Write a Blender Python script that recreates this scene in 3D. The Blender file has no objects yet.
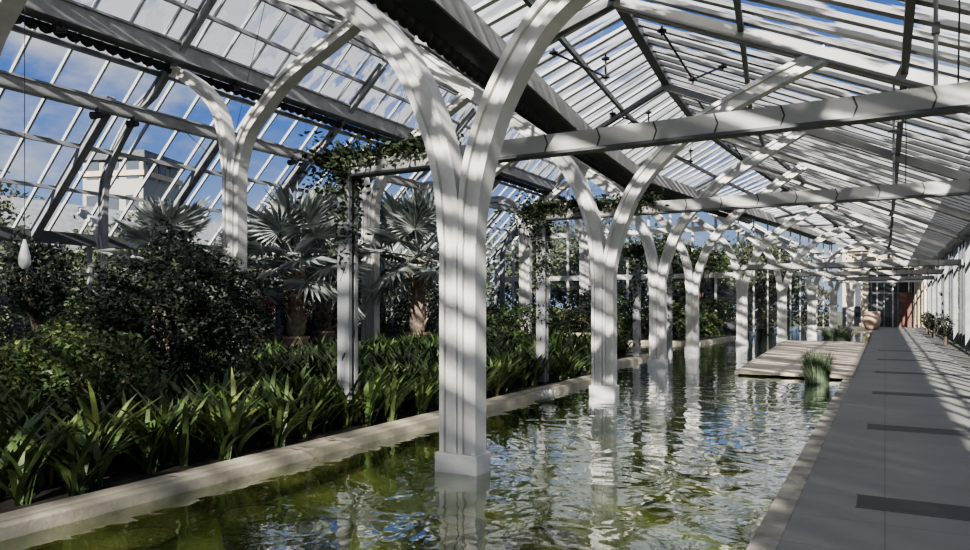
import bpy, math, random
from mathutils import Vector, Matrix
random.seed(7)
C = bpy.context.scene.collection
PI = math.pi
V = Vector

# ------------------------------------------------------------------ materials
def mat(name, col, rough=0.6, var=0.0, scale=3.0, metal=0.0, bump=0.0, bscale=20, col2=None, spec=0.5, coord='Object', island=0.0, trans=0.0, stretch=None):
    m = bpy.data.materials.new(name); m.use_nodes = True
    nt = m.node_tree; N = nt.nodes; L = nt.links; N.clear()
    out = N.new('ShaderNodeOutputMaterial'); p = N.new('ShaderNodeBsdfPrincipled')
    p.inputs['Base Color'].default_value = (*col, 1); p.inputs['Roughness'].default_value = rough
    p.inputs['Metallic'].default_value = metal; p.inputs['Specular IOR Level'].default_value = spec
    tc = N.new('ShaderNodeTexCoord'); mp = N.new('ShaderNodeMapping'); L.new(tc.outputs[coord], mp.inputs[0])
    if stretch: mp.inputs['Scale'].default_value = stretch
    if var or col2:
        n = N.new('ShaderNodeTexNoise'); n.inputs['Scale'].default_value = scale; n.inputs['Detail'].default_value = 6
        L.new(mp.outputs[0], n.inputs['Vector'])
        r = N.new('ShaderNodeValToRGB'); c2 = col2 or tuple(c*(1-var) for c in col)
        r.color_ramp.elements[0].position = .35; r.color_ramp.elements[1].position = .65
        r.color_ramp.elements[0].color = (*c2, 1); r.color_ramp.elements[1].color = (*col, 1)
        L.new(n.outputs['Fac'], r.inputs[0]); src = r.outputs[0]
        if island:
            g = N.new('ShaderNodeNewGeometry'); h = N.new('ShaderNodeHueSaturation')
            mr = N.new('ShaderNodeMapRange'); mr.inputs[3].default_value = 1-island; mr.inputs[4].default_value = 1+island
            L.new(g.outputs['Random Per Island'], mr.inputs[0]); L.new(mr.outputs[0], h.inputs['Value'])
            L.new(src, h.inputs['Color']); src = h.outputs[0]
        L.new(src, p.inputs['Base Color'])
    if bump:
        n2 = N.new('ShaderNodeTexNoise'); n2.inputs['Scale'].default_value = bscale; n2.inputs['Detail'].default_value = 4
        L.new(mp.outputs[0], n2.inputs['Vector'])
        b = N.new('ShaderNodeBump'); b.inputs['Strength'].default_value = bump; b.inputs['Distance'].default_value = .02
        L.new(n2.outputs['Fac'], b.inputs['Height']); L.new(b.outputs[0], p.inputs['Normal'])
    if trans:
        t = N.new('ShaderNodeBsdfTranslucent'); mx = N.new('ShaderNodeMixShader'); mx.inputs[0].default_value = trans
        if var or col2: L.new(src, t.inputs[0])
        else: t.inputs[0].default_value = (*col, 1)
        L.new(p.outputs[0], mx.inputs[1]); L.new(t.outputs[0], mx.inputs[2]); L.new(mx.outputs[0], out.inputs[0])
    else: L.new(p.outputs[0], out.inputs[0])
    return m

def glass_mat(name, clear, streak=0.0, tint=(1, 1, 1), white=(.9, .92, .95), lo=.35, hi=.65, scale=(.35, 5, .35), refl=.3):
    """thin pane: transparent mixed with sun-catching haze; streak>0 varies the haze in strips along the bars"""
    m = bpy.data.materials.new(name); m.use_nodes = True
    nt = m.node_tree; N = nt.nodes; L = nt.links; N.clear()
    out = N.new('ShaderNodeOutputMaterial')
    tr = N.new('ShaderNodeBsdfTransparent'); tr.inputs[0].default_value = (*tint, 1)
    tl = N.new('ShaderNodeBsdfTranslucent'); tl.inputs[0].default_value = (*white, 1)
    df = N.new('ShaderNodeBsdfDiffuse'); df.inputs[0].default_value = (*white, 1)
    hz = N.new('ShaderNodeMixShader'); hz.inputs[0].default_value = .35; L.new(tl.outputs[0], hz.inputs[1]); L.new(df.outputs[0], hz.inputs[2])
    gl = N.new('ShaderNodeBsdfGlossy'); gl.inputs['Roughness'].default_value = .08
    lw = N.new('ShaderNodeLayerWeight'); lw.inputs[0].default_value = .5; pw = N.new('ShaderNodeMath'); pw.operation = 'POWER'; pw.inputs[1].default_value = 5
    fr = N.new('ShaderNodeMath'); fr.operation = 'MULTIPLY_ADD'; fr.inputs[1].default_value = refl; fr.inputs[2].default_value = .04
    L.new(lw.outputs['Facing'], pw.inputs[0]); L.new(pw.outputs[0], fr.inputs[0])
    mx = N.new('ShaderNodeMixShader'); mx.inputs[0].default_value = 1-clear
    if streak:
        tc = N.new('ShaderNodeTexCoord'); mp = N.new('ShaderNodeMapping'); mp.inputs['Scale'].default_value = scale
        n = N.new('ShaderNodeTexNoise'); n.inputs['Scale'].default_value = 1; n.inputs['Detail'].default_value = 5
        L.new(tc.outputs['Object'], mp.inputs[0]); L.new(mp.outputs[0], n.inputs['Vector'])
        r = N.new('ShaderNodeMapRange'); r.inputs[1].default_value = lo; r.inputs[2].default_value = hi
        r.inputs[3].default_value = max(0, 1-clear-streak); r.inputs[4].default_value = min(1, 1-clear+streak)
        L.new(n.outputs['Fac'], r.inputs[0]); L.new(r.outputs[0], mx.inputs[0])
    L.new(tr.outputs[0], mx.inputs[1]); L.new(hz.outputs[0], mx.inputs[2])
    m2 = N.new('ShaderNodeMixShader'); L.new(fr.outputs[0], m2.inputs[0]); L.new(mx.outputs[0], m2.inputs[1]); L.new(gl.outputs[0], m2.inputs[2])
    L.new(m2.outputs[0], out.inputs[0])
    return m

M = {}
M['paint'] = mat('white_paint', (.55, .54, .515), .5, .2, 2.5, bump=.05)
M['beam'] = mat('grey_painted_steel', (.33, .325, .31), .5, .2, 2.0)
M['steel'] = mat('weathered_grey_steel', (.26, .265, .27), .5, .3, 3.0)
M['dark'] = mat('dark_steel', (.075, .08, .085), .5, .3, 3.0)
M['black'] = mat('black_metal', (.02, .02, .022), .5, .2)
M['bar'] = mat('aluminium_glazing_bar', (.42, .43, .44), .4, .15, 3)
M['bargrey'] = mat('grey_glazing_bar', (.15, .155, .16), .4, .2, 3)
M['curb'] = mat('pale_stone_curb', (.40, .365, .28), .75, .25, 4, bump=.3, bscale=30)
M['coping'] = mat('rough_edge_stone', (.36, .335, .27), .85, .5, 3.5, bump=.8, bscale=12)
M['path'] = mat('grey_paving', (.215, .205, .20), .8, .12, 1.2, bump=.15, bscale=60)
M['joint'] = mat('paving_joint', (.12, .115, .11), .9, .1)
M['grate'] = mat('dark_slot_grate', (.055, .056, .055), .7, .2, 5)
M['deck'] = mat('weathered_deck_board', (.60, .52, .41), .7, .35, 3, stretch=(1, 6, 1), bump=.2)
M['stone'] = mat('sandstone', (.50, .40, .29), .8, .2, 2, bump=.2)
M['soil'] = mat('dark_soil', (.03, .024, .018), .95, .3, 6, bump=.5)
M['strap'] = mat('strap_leaf', (.085, .135, .042), .45, .55, 2.2, island=.5, trans=.18, spec=.5, coord='Object')
M['strap2'] = mat('strap_leaf_yellow', (.17, .21, .07), .4, .5, 2.2, island=.4, trans=.2)
M['leafd'] = mat('dark_glossy_leaf', (.024, .036, .020), .6, .5, 3, island=.5, trans=.06)
M['leafm'] = mat('mid_green_leaf', (.075, .12, .04), .45, .5, 3, island=.5, trans=.15)
M['leafy'] = mat('yellow_green_leaf', (.24, .27, .08), .5, .5, 3, island=.4, trans=.2)
M['leafv'] = mat('vine_leaf', (.035, .052, .02), .6, .5, 3, island=.6, trans=.15)
M['tree'] = mat('tree_leaf', (.06, .07, .035), .6, .5, 1, island=.5)
M['palm'] = mat('silver_palm_leaf', (.38, .42, .39), .5, .5, 2, island=.45, trans=.12)
M['trunk'] = mat('fibrous_trunk', (.36, .28, .22), .85, .5, 8, bump=.8)
M['terra'] = mat('terracotta', (.50, .22, .13), .8, .2, 4)
M['terrap'] = mat('pale_terracotta', (.52, .38, .29), .8, .2, 4)
M['red'] = mat('red_flower', (.65, .06, .04), .6, .3, 6, island=.3)
M['grass'] = mat('rush_blade', (.12, .16, .10), .5, .4, 4, island=.5, trans=.1)
M['white'] = mat('white_plastic', (.75, .75, .73), .4, .05)
M['petal'] = mat('white_petal', (.85, .84, .8), .5, .05, trans=.2)
M['pad'] = mat('lily_pad', (.10, .16, .05), .4, .3)
M['bark'] = mat('bark', (.08, .06, .045), .9, .3)
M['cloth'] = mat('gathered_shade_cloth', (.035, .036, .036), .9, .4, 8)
M['gravel'] = mat('algae_gravel', (.5, .46, .30), .9, .0, 30, col2=(.16, .16, .08), bump=.8, bscale=60)
M['ground'] = mat('outside_lawn', (.10, .11, .06), .9, .4, .3)
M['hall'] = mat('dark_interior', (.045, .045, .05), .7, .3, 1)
M['brown'] = mat('red_brown_timber', (.16, .07, .05), .6, .3, 3)
M['lime'] = mat('limestone', (.27, .265, .24), .8, .15, .5)
M['pane'] = mat('dark_window', (.06, .07, .085), .15, .2, .5)
M['bulb'] = mat('amber_sign', (.9, .75, .1), .5, .05)
G_clear = glass_mat('clear_roof_glass', .975, .02)
G_mid = glass_mat('blind_roof_glass', .42, .42, lo=.44, hi=.54, scale=(.7, 3.0, .7), white=(.72, .72, .71))
G_right = glass_mat('hazy_roof_glass', .54, .46, lo=.45, hi=.53, scale=(.8, 2.2, .8), white=(.75, .76, .78))
G_shade = glass_mat('shaded_roof_glass', .03, .03)
G_west = glass_mat('streaked_roof_glass', .66, .33, lo=.44, hi=.54, scale=(.6, 2.2, .6))
G_wall = glass_mat('wall_glass', .97, .0, tint=(.95, .97, .96), refl=.12)
G_louvre = glass_mat('louvred_roof_glass', .35, .35, lo=.45, hi=.52, scale=(1.2, 2.2, 1.2), white=(.8, .8, .8))

# path of large slabs
def floor_material():
    m = mat('slab_path', (.215, .212, .192), .8, .1, 1.0, bump=.15, bscale=60)
    nt = m.node_tree; N = nt.nodes; L = nt.links
    p = [n for n in N if n.type == 'BSDF_PRINCIPLED'][0]; src = p.inputs['Base Color'].links[0].from_socket
    tc = N.new('ShaderNodeTexCoord'); b = N.new('ShaderNodeTexBrick'); b.offset = 0
    L.new(tc.outputs['Object'], b.inputs['Vector'])
    b.inputs['Scale'].default_value = 1; b.inputs['Brick Width'].default_value = 2.6; b.inputs['Row Height'].default_value = .75
    b.inputs['Mortar Size'].default_value = .006; b.inputs['Color1'].default_value = (1, 1, 1, 1); b.inputs['Color2'].default_value = (.93, .93, .93, 1)
    b.inputs['Mortar'].default_value = (.72, .72, .72, 1)
    mx = N.new('ShaderNodeMix'); mx.data_type = 'RGBA'; mx.blend_type = 'MULTIPLY'; mx.inputs[0].default_value = 1
    L.new(src, mx.inputs[6]); L.new(b.outputs['Color'], mx.inputs[7]); L.new(mx.outputs[2], p.inputs['Base Color'])
    return m
M['slab'] = floor_material()

def water_material():
    m = bpy.data.materials.new('pond_water'); m.use_nodes = True
    nt = m.node_tree; N = nt.nodes; L = nt.links; N.clear()
    out = N.new('ShaderNodeOutputMaterial')
    tc = N.new('ShaderNodeTexCoord')
    mp = N.new('ShaderNodeMapping'); mp.inputs['Scale'].default_value = (1, 1, 1); L.new(tc.outputs['Object'], mp.inputs[0])
    n1 = N.new('ShaderNodeTexNoise'); n1.inputs['Scale'].default_value = 1.9; n1.inputs['Detail'].default_value = 1.5; n1.inputs['Distortion'].default_value = 1.2
    n2 = N.new('ShaderNodeTexNoise'); n2.inputs['Scale'].default_value = 7; n2.inputs['Detail'].default_value = 2
    L.new(mp.outputs[0], n1.inputs['Vector']); L.new(mp.outputs[0], n2.inputs['Vector'])
    ad = N.new('ShaderNodeMath'); ad.operation = 'MULTIPLY_ADD'; ad.inputs[1].default_value = .10
    L.new(n2.outputs['Fac'], ad.inputs[0]); L.new(n1.outputs['Fac'], ad.inputs[2])
    b = N.new('ShaderNodeBump'); b.inputs['Strength'].default_value = .5; b.inputs['Distance'].default_value = .022
    L.new(ad.outputs[0], b.inputs['Height'])
    gl = N.new('ShaderNodeBsdfGlossy'); gl.inputs['Roughness'].default_value = .02; gl.inputs[0].default_value = (.95, .97, 1, 1)
    tr = N.new('ShaderNodeBsdfTransparent'); tr.inputs[0].default_value = (.88, .92, .6, 1)
    df = N.new('ShaderNodeBsdfDiffuse'); df.inputs[0].default_value = (.20, .225, .07, 1)
    ms = N.new('ShaderNodeMixShader'); ms.inputs[0].default_value = .26; L.new(tr.outputs[0], ms.inputs[1]); L.new(df.outputs[0], ms.inputs[2])
    fr = N.new('ShaderNodeFresnel'); fr.inputs[0].default_value = 1.42
    L.new(b.outputs[0], gl.inputs['Normal']); L.new(b.outputs[0], fr.inputs['Normal'])
    mu = N.new('ShaderNodeMath'); mu.operation = 'MULTIPLY'; mu.inputs[1].default_value = 1.9; mu.use_clamp = True; L.new(fr.outputs[0], mu.inputs[0])
    mx = N.new('ShaderNodeMixShader'); L.new(mu.outputs[0], mx.inputs[0]); L.new(ms.outputs[0], mx.inputs[1]); L.new(gl.outputs[0], mx.inputs[2])
    L.new(mx.outputs[0], out.inputs[0])
    return m
M['water'] = water_material()
M['basin'] = mat('algae_pool_floor', (.62, .68, .24), .9, 0, 1.1, col2=(.26, .34, .09), coord='Object', bump=.3)

# ------------------------------------------------------------------ mesh builder
class MB:
    def __init__(s): s.v = []; s.f = []
    def add(s, vs, fs):
        o = len(s.v); s.v += [tuple(v) for v in vs]; s.f += [tuple(i+o for i in f) for f in fs]; return s
    def box(s, c, d, rz=0):
        x, y, z = (k/2 for k in d); ca, sa = math.cos(rz), math.sin(rz); vs = []
        for i in (-1, 1):
            for j in (-1, 1):
                for k in (-1, 1):
                    px, py = i*x, j*y
                    vs.append((c[0]+px*ca-py*sa, c[1]+px*sa+py*ca, c[2]+k*z))
        return s.add(vs, [(0, 1, 3, 2), (4, 6, 7, 5), (0, 4, 5, 1), (2, 3, 7, 6), (0, 2, 6, 4), (1, 5, 7, 3)])
    def bar(s, a, b, w, h, up=(0, 0, 1)):
        a = V(a); b = V(b); t = (b-a).normalized(); up = V(up)
        if abs(t.dot(up)) > .98: up = V((0, 1, 0))
        n = t.cross(up).normalized(); u = n.cross(t).normalized(); vs = []
        for p in (a, b):
            for i, j in ((-1, -1), (1, -1), (1, 1), (-1, 1)): vs.append(p+n*(i*w/2)+u*(j*h/2))
        return s.add(vs, [(0, 3, 2, 1), (4, 5, 6, 7), (0, 1, 5, 4), (1, 2, 6, 5), (2, 3, 7, 6), (3, 0, 4, 7)])
    def tube(s, pts, r, n=8):
        pts = [V(p) for p in pts]; rs = r if isinstance(r, (list, tuple)) else [r]*len(pts); vs = []; fs = []
        for i, p in enumerate(pts):
            t = (pts[min(i+1, len(pts)-1)]-pts[max(i-1, 0)]).normalized()
            a = t.cross(V((0, 0, 1)) if abs(t.z) < .9 else V((1, 0, 0))).normalized(); b = t.cross(a)
            for k in range(n): vs.append(p+(a*math.cos(2*PI*k/n)+b*math.sin(2*PI*k/n))*rs[i])
        for i in range(len(pts)-1):
            for k in range(n): fs.append((i*n+k, i*n+(k+1) % n, (i+1)*n+(k+1) % n, (i+1)*n+k))
        fs.append(tuple(range(n))[::-1]); fs.append(tuple(range((len(pts)-1)*n, len(pts)*n)))
        return s.add(vs, fs)
    def lathe(s, c, prof, n=24):
        vs = []; fs = []
        for r, z in prof:
            for k in range(n): vs.append((c[0]+r*math.cos(2*PI*k/n), c[1]+r*math.sin(2*PI*k/n), c[2]+z))
        for i in range(len(prof)-1):
            for k in range(n): fs.append((i*n+k, i*n+(k+1) % n, (i+1)*n+(k+1) % n, (i+1)*n+k))
        fs.append(tuple(range(n))[::-1]); fs.append(tuple(range((len(prof)-1)*n, len(prof)*n)))
        return s.add(vs, fs)
    def sweep_y(s, pts, prof, y0, grow=None):
        """pts: (x,z) path in a vertical plane; prof: list of (n, y) closed polygon"""
        vs = []; fs = []; n = len(prof)
        for i, p in enumerate(pts):
            g = 1 if grow is None else grow+(1-grow)*min(1, i/8)
            a = pts[max(i-1, 0)]; b = pts[min(i+1, len(pts)-1)]
            t = V((b[0]-a[0], b[1]-a[1])).normalized(); nx, nz = t.y, -t.x
            for q, yy in prof: vs.append((p[0]+nx*q*g, y0+yy*g, p[1]+nz*q*g))
        for i in range(len(pts)-1):
            for k in range(n): fs.append((i*n+k, i*n+(k+1) % n, (i+1)*n+(k+1) % n, (i+1)*n+k))
        fs.append(tuple(range(n))[::-1]); fs.append(tuple(range((len(pts)-1)*n, len(pts)*n)))
        return s.add(vs, fs)
    def build(s, name, m, parent=None, loc=None, smooth=False, bevel=0):
        me = bpy.data.meshes.new(name); me.from_pydata(s.v, [], s.f); me.update()
        if m: me.materials.append(m)
        if smooth:
            for p in me.polygons: p.use_smooth = True
        o = bpy.data.objects.new(name, me); C.objects.link(o)
        if parent: o.parent = parent
        if loc: o.location = loc
        if bevel:
            b = o.modifiers.new('bevel', 'BEVEL'); b.width = bevel; b.segments = 2; b.limit_method = 'ANGLE'
        return o

def tag(o, label=None, cat=None, group=None, kind=None):
    if label: o['label'] = label
    if cat: o['category'] = cat
    if group: o['group'] = group
    if kind: o['kind'] = kind
    return o
def empty(name, loc, label=None, cat=None, group=None, kind=None, rz=0):
    o = bpy.data.objects.new(name, None); C.objects.link(o); o.location = loc; o.rotation_euler = (0, 0, rz)
    o.empty_display_size = .2
    return tag(o, label, cat, group, kind)
def dup(root, loc, rz=0, scale=1, label=None, group=None):
    r = root.copy(); C.objects.link(r); r.location = loc; r.rotation_euler = (0, 0, rz); r.scale = (scale,)*3
    if label: r['label'] = label
    if group: r['group'] = group
    for ch in list(root.children):
        c = ch.copy(); C.objects.link(c); c.parent = r
        for g in list(ch.children):
            d = g.copy(); C.objects.link(d); d.parent = c
    return r
def interp(t, x):
    if x <= t[0][0]:
        (a, b), (c, d) = t[0], t[1]; return b+(x-a)*(d-b)/(c-a)
    for (a, b), (c, d) in zip(t, t[1:]):
        if x <= c: return b+(x-a)*(d-b)/(c-a)
    return t[-1][1]
def smooth_path(pts, n=6):
    out = []
    for i in range(len(pts)-1):
        p0 = pts[max(i-1, 0)]; p1 = pts[i]; p2 = pts[i+1]; p3 = pts[min(i+2, len(pts)-1)]
        for k in range(n):
            t = k/n
            out.append(tuple(.5*((2*b)+(-a+c)*t+(2*a-5*b+4*c-d)*t*t+(-a+3*b-3*c+d)*t**3) for a, b, c, d in zip(p0, p1, p2, p3)))
    out.append(pts[-1]); return out

# ------------------------------------------------------------------ plan of the house
ROW = [(0, -2.85), (6.2, -3.7), (12.6, -4.5), (19.4, -5.4), (25.6, -5.9), (31.4, -5.2), (37, -4.3), (42.5, -3.45), (48, -2.7), (53.5, -2.0), (60, -1.3)]
LROW = [(0, -12.3), (6.2, -13.0), (12.6, -14.1), (19.4, -15.2), (25.6, -15.5), (31.4, -15.2), (37, -14.3), (42.5, -13.5), (48, -13)]
YS = [-14, -7, 0] + [r[0] for r in ROW[1:]]
WALL_R = 2.5; WALL_L = -21.3; EAVE_L = 3.72; Y0 = -14; YE = 60; YH = 37.6
cx = lambda y: interp(ROW, y)
rx = lambda y: cx(y)+.24                         # ridge over the pool row
vx = lambda y: cx(y)-2.2                         # valley gutter
rp = lambda x: 4.25+.45*(WALL_R-x)               # right roof plane
RZ = lambda y: rp(rx(y)); VZ = 6.5
RL = -14.6; RLZ = 9.95
lp = lambda x: RLZ-(RL-x)*(RLZ-EAVE_L)/(RL-WALL_L)
def midp(x, y): return RLZ-(x-RL)*(RLZ-VZ)/(vx(y)-RL)
def westp(x, y): return VZ+(x-vx(y))*(RZ(y)-VZ)/(rx(y)-vx(y))

# ------------------------------------------------------------------ ground, path, pool
def struct(o, label=None): return tag(o, label, kind='structure')
def slab(name, m, x0, x1, y0, y1, z0, z1, parent=None, bevel=0):
    return MB().box(((x0+x1)/2, (y0+y1)/2, (z0+z1)/2), (x1-x0, y1-y0, z1-z0)).build(name, m, parent, bevel=bevel)
def grid(name, m, x0, x1, y0, y1, z):
    return MB().add([(x0, y0, z), (x1, y0, z), (x1, y1, z), (x0, y1, z)], [(0, 1, 2, 3)]).build(name, m)
struct(slab('floor', M['slab'], -.62, 1.75, Y0, YE, -.6, 0))
struct(slab('floor', M['coping'], -.80, -.622, Y0, 17.7, -.6, .0, bevel=.01))
struct(slab('floor', M['joint'], 1.752, WALL_R, Y0, YE, -.6, -.03))
struct(slab('floor', M['curb'], -4.4, -.622, 49.5, YE, -.6, -.002))
struct(grid('floor', M['basin'], -22, -.83, Y0, YE, -.42))
struct(grid('pool_water', M['water'], -21.2, -.825, Y0, YE-.1, -.06), 'clear green pond water with rippled reflections')
struct(grid('ground', M['ground'], -200, 200, -100, 260, -.65))
# slot grates across the path (beside every cross beam)
for y, lab in ((6.62, 'nearest dark slot grate set flush across the path'), (10.75, 'second dark slot grate across the path from the front'), (14.95, 'third dark slot grate across the path from the front'),
               (19.6, 'fourth dark slot grate across the path beside the deck front'), (24.2, 'fifth dark slot grate across the path beside the deck'), (29.0, 'sixth dark slot grate across the path beside the deck end')):
    g = empty('floor_grate', (0, y, 0), lab, 'grate', 'slot grates across the path')
    MB().box((.75, 0, .002), (1.9, .42, .004)).build('panel', M['grate'], g)
    MB().box((.75, -.216, .002), (1.92, .012, .005)).box((.75, .216, .002), (1.92, .012, .005)).build('frame', M['dark'], g)
# deck
dk = empty('timber_deck', (-2, 17.8, .05), 'low weathered plank deck built over the pool beside the path', 'deck')
b = MB(); y = 0
while y < 16.2:
    xl = -1.02-.045*y; b.box(((xl+1.38)/2, y+.065, -.03), (1.38-xl, .118, .055)); y += .135
b.build('planks', M['deck'], dk)
slab('edge_beam', M['curb'], -1.05, 1.37, -.09, -.005, -.07, 0.0, dk)
MB().bar((-1.06, -.09, -.05), (-1.79, 16.2, -.05), .08, .1).build('edge_beam', M['curb'], dk)
for k in range(5): MB().box((-1.0, 1.5+k*3.5, -.25), (.16, .16, .34)).build('pier', M['dark'], dk)

# planted beds with curbs
def bed(name, pts, lab):
    n = len(pts); root = empty(name, (pts[0][0], pts[0][1], 0), lab, 'planting bed')
    P = [(p[0]-pts[0][0], p[1]-pts[0][1]) for p in pts]
    MB().add([(x, y, -.5) for x, y in P]+[(x, y, .05) for x, y in P], [tuple(range(n, 2*n))]+[(i, (i+1) % n, n+(i+1) % n, n+i) for i in range(n)]).build('soil', M['soil'], root)
    c = MB()
    for i in range(n-1):
        a, d = P[i], P[i+1]
        c.bar((a[0], a[1], -.06), (d[0], d[1], -.08), .25, .24)
        c.bar((a[0]-.05, a[1], .05), (d[0]-.05, d[1], .05), .17, .04)
    for a in P[1:-1]: c.box((a[0], a[1], -.08), (.25, .25, .242)).box((a[0]-.05, a[1], .05), (.17, .17, .042))
    c.build('curb', M['curb'], root, bevel=.015)
    return root
bed('planting_bed', [(-5.55, Y0+.2), (-5.55, 16.0), (-6.45, 16.0), (-6.45, 22.0), (-13, 22.0), (-20.8, 22.0), (-20.8, Y0+.2)], 'long dark soil bed with a pale stone curb at the left of the pool')
bed('planting_bed', [(-11.5, 30), (-6.9, 31.0), (-6.6, 36), (-6.3, YH-.3), (-20.8, YH-.3), (-20.8, 30)], 'far planting bed with white curb behind the middle pool columns')

# ------------------------------------------------------------------ columns
def hprof(w, d):
    a = w/2; f = w*.26; y = d/2; r = d*.20
    return [(-a, -y), (-a+f, -y), (-a+f, -y+r), (a-f, -y+r), (a-f, -y), (a, -y), (a, y), (a-f, y), (a-f, y-r), (-a+f, y-r), (-a+f, y), (-a, y)]
R_NEAR = [(0, 2.2), (.02, 2.6), (.12, 3.1), (.36, 3.7), (.84, 4.4), (1.56, 4.9), (2.5, 5.35), (3.6, 5.85)]
R_ARM = [(0, 2.1), (.03, 2.45), (.22, 3.1), (.6, 3.85), (1.46, 4.7), (2.5, 5.3), (3.6, 5.85)]
L_ARM = [(0, 2.3), (-.02, 2.7), (-.13, 3.2), (-.37, 3.8), (-.70, 4.3), (-1.15, 4.72), (-2.1, 5.35), (-3.3, 6.1), (-4.7, 7.05)]
def column(x, y, lab, tip_r, tip_l, ra=R_ARM, la=L_ARM, w=.43, d=.22, zb=-.42, group=None, thick=.6):
    root = empty('arched_column', (x, y, 0), lab, 'column', group)
    hw = w/2*.5
    def fit(arm, zt):
        z0 = arm[0][1]; T = arm[-1]; dz = zt-T[1]; return [(a, z+dz*((abs(a)/abs(T[0]))**1.5)) for a, z in arm]
    top = ra[0][1]
    if la[0][1] > top: la = [(0, top)]+list(la)
    for s, arm, tp in ((1, ra, tip_r), (-1, la, tip_l)):
        pts = smooth_path([(a+s*hw, z) for a, z in fit(arm, tp)], 5)
        MB().sweep_y(pts, hprof(w*thick, d*1.08), 0, .47/thick).build('arched_arm', M['paint'], root)
    sh = MB()
    for s in (1, -1): sh.sweep_y([(s*hw, zb), (s*hw, top)], hprof(w*.47, d), 0)
    sh.box((0, 0, (zb+top)/2), (w*.3, d*.45, top-zb))
    sh = sh.build('shaft', M['paint'], root)
    zt = .13 if zb < 0 else .3
    MB().box((0, 0, (zb+zt)/2), (w*1.13, d*1.35, zt-zb)).build('plinth', M['paint'], root, bevel=.012)
    # web plate filling the fork
    MB().add([(-hw*.9, -.03, top-.1), (hw*.9, -.03, top-.1), (hw*1.1, -.03, top+.55), (0, -.03, top+.42), (-hw*1.1, -.03, top+.55),
              (-hw*.9, .03, top-.1), (hw*.9, .03, top-.1), (hw*1.1, .03, top+.55), (0, .03, top+.42), (-hw*1.1, .03, top+.55)],
             [(0, 1, 2, 3, 4), (9, 8, 7, 6, 5), (0, 5, 6, 1), (1, 6, 7, 2), (2, 7, 8, 3), (3, 8, 9, 4), (4, 9, 5, 0)]).build('fork_plate', M['paint'], sh)
    return root
labs = ['nearest and largest white forked column standing in the pool', 'second white forked column in the pool, beside the white water lily',
        'third white forked column in the pool row, at the start of the open water', 'fourth white forked column in the pool row, left of the deck front',
        'fifth white forked column in the pool row, touching the deck side', 'sixth white forked column in the pool row, above the deck left edge',
        'seventh white forked column in the pool row, just past the deck end', 'eighth white forked column in the pool row, behind the deck and rushes',
        'ninth and farthest white forked column, nearest the sandstone doorway']
for (y, x), lab in zip(ROW[1:10], labs):
    column(x, y, lab, rp(x+3.6+.1)-.16, midp(x-4.8, min(y, YH))-.16, R_NEAR if y < 8 else R_ARM, group='white forked columns standing in the pool')
LR = [(0, 4.5), (.03, 5.0), (.3, 5.75), (.85, 6.3), (1.65, 6.9), (3.0, 7.45), (3.75, 7.75)]
LL = [(0, 4.5), (-.03, 5.1), (-.2, 6.0), (-.5, 6.7), (-1.1, 7.4), (-1.75, 8.0), (-2.1, 8.25)]
labs = ['tall forked column beyond the left edge of the picture, only its curved arm in view', 'tall white forked column standing right of the big dark shrub', 'tall white forked column between the fan palms, behind the nearest vine post',
        'white forked column hidden behind the nearest pool column', 'white column by the far gable windows, beside the second vine post',
        'slim far white column close behind the second pool column', 'far white column seen between the second and third pool columns']
for (y, x), lab in zip(LROW[1:7], labs):
    column(x, y, lab, midp(x+3.75, y)-.18, lp(x-2.1)-.75, LR, LL, .56, .3, -.3 if 22 < y < 30 else .05, group='tall forked columns of the left hall', thick=.5)

# ------------------------------------------------------------------ roof (structure)
def roof(name, lab): return empty(name, (0, 0, 0), lab, kind='structure')
def dbl(p, q, w, h, gap=.16):
    m = MB(); off = V((0, gap/2, 0)); m.bar(V(p)-off, V(q)-off, w, h); m.bar(V(p)+off, V(q)+off, w, h)
    n = 4
    m.bar(V(p)+V((0, 0, h*.3)), V(q)+V((0, 0, h*.3)), gap, .02)
    return m
def strip_panes(xa, za, xb, zb, ys, parent, m):
    b = MB(); vs = []; 
    for y in ys: vs += [(xa(y), y, za(y)), (xb(y), y, zb(y))]
    b.add(vs, [(2*i, 2*i+1, 2*i+3, 2*i+2) for i in range(len(ys)-1)])
    return b.build('glass', m, parent)
K = lambda c: (lambda y: c)
def frange(a, b, s):
    o = []; 
    while a < b-1e-6: o.append(a); a += s
    return o
DZ = .06
# 1 left steep slope
r1 = roof('ceiling', 'steep clear glass roof slope on the left')
strip_panes(K(WALL_L-.2), K(EAVE_L-.19+DZ), K(-16.25), K(lp(-16.25)+DZ), [Y0, YH], r1, G_clear)
strip_panes(K(-16.25), K(lp(-16.25)+DZ), K(RL), K(RLZ+DZ), [Y0, YH], r1, G_louvre)
b = MB()
for y in frange(Y0+.5, YH, .95): b.bar((WALL_L-.15, y, EAVE_L-.12), (RL, y, RLZ+.02), .055, .09)
b.build('glazing_bars', M['bar'], r1)
for x, h in ((-15.4, .1), (-16.87, .13), (-18.9, .12), (-20.0, .1)):
    MB().bar((x, Y0, lp(x)-.1), (x, YH, lp(x)-.1), .09, h).build('purlin', M['steel'], r1)
MB().bar((-16.25, Y0, 8.2), (-16.25, YH, 8.2), .38, .42).bar((-16.25, Y0, 8.44), (-16.25, YH, 8.44), .5, .06).bar((-16.25, Y0, 7.98), (-16.25, YH, 7.98), .48, .04).build('main_beam', M['steel'], r1)
MB().bar((-17.6, Y0, 6.72), (-17.6, YH, 6.72), .26, .28).bar((-17.6, Y0, 6.88), (-17.6, YH, 6.88), .34, .05).build('main_beam', M['steel'], r1)
MB().bar((WALL_L, Y0, EAVE_L-.14), (WALL_L, YH, EAVE_L-.14), .3, .34).build('eave_gutter', M['dark'], r1)
wl = [(0, 0), (0, 3.6), (.02, 4.6), (.16, 5.25), (.62, 6.0), (1.5, 6.95)]
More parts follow.
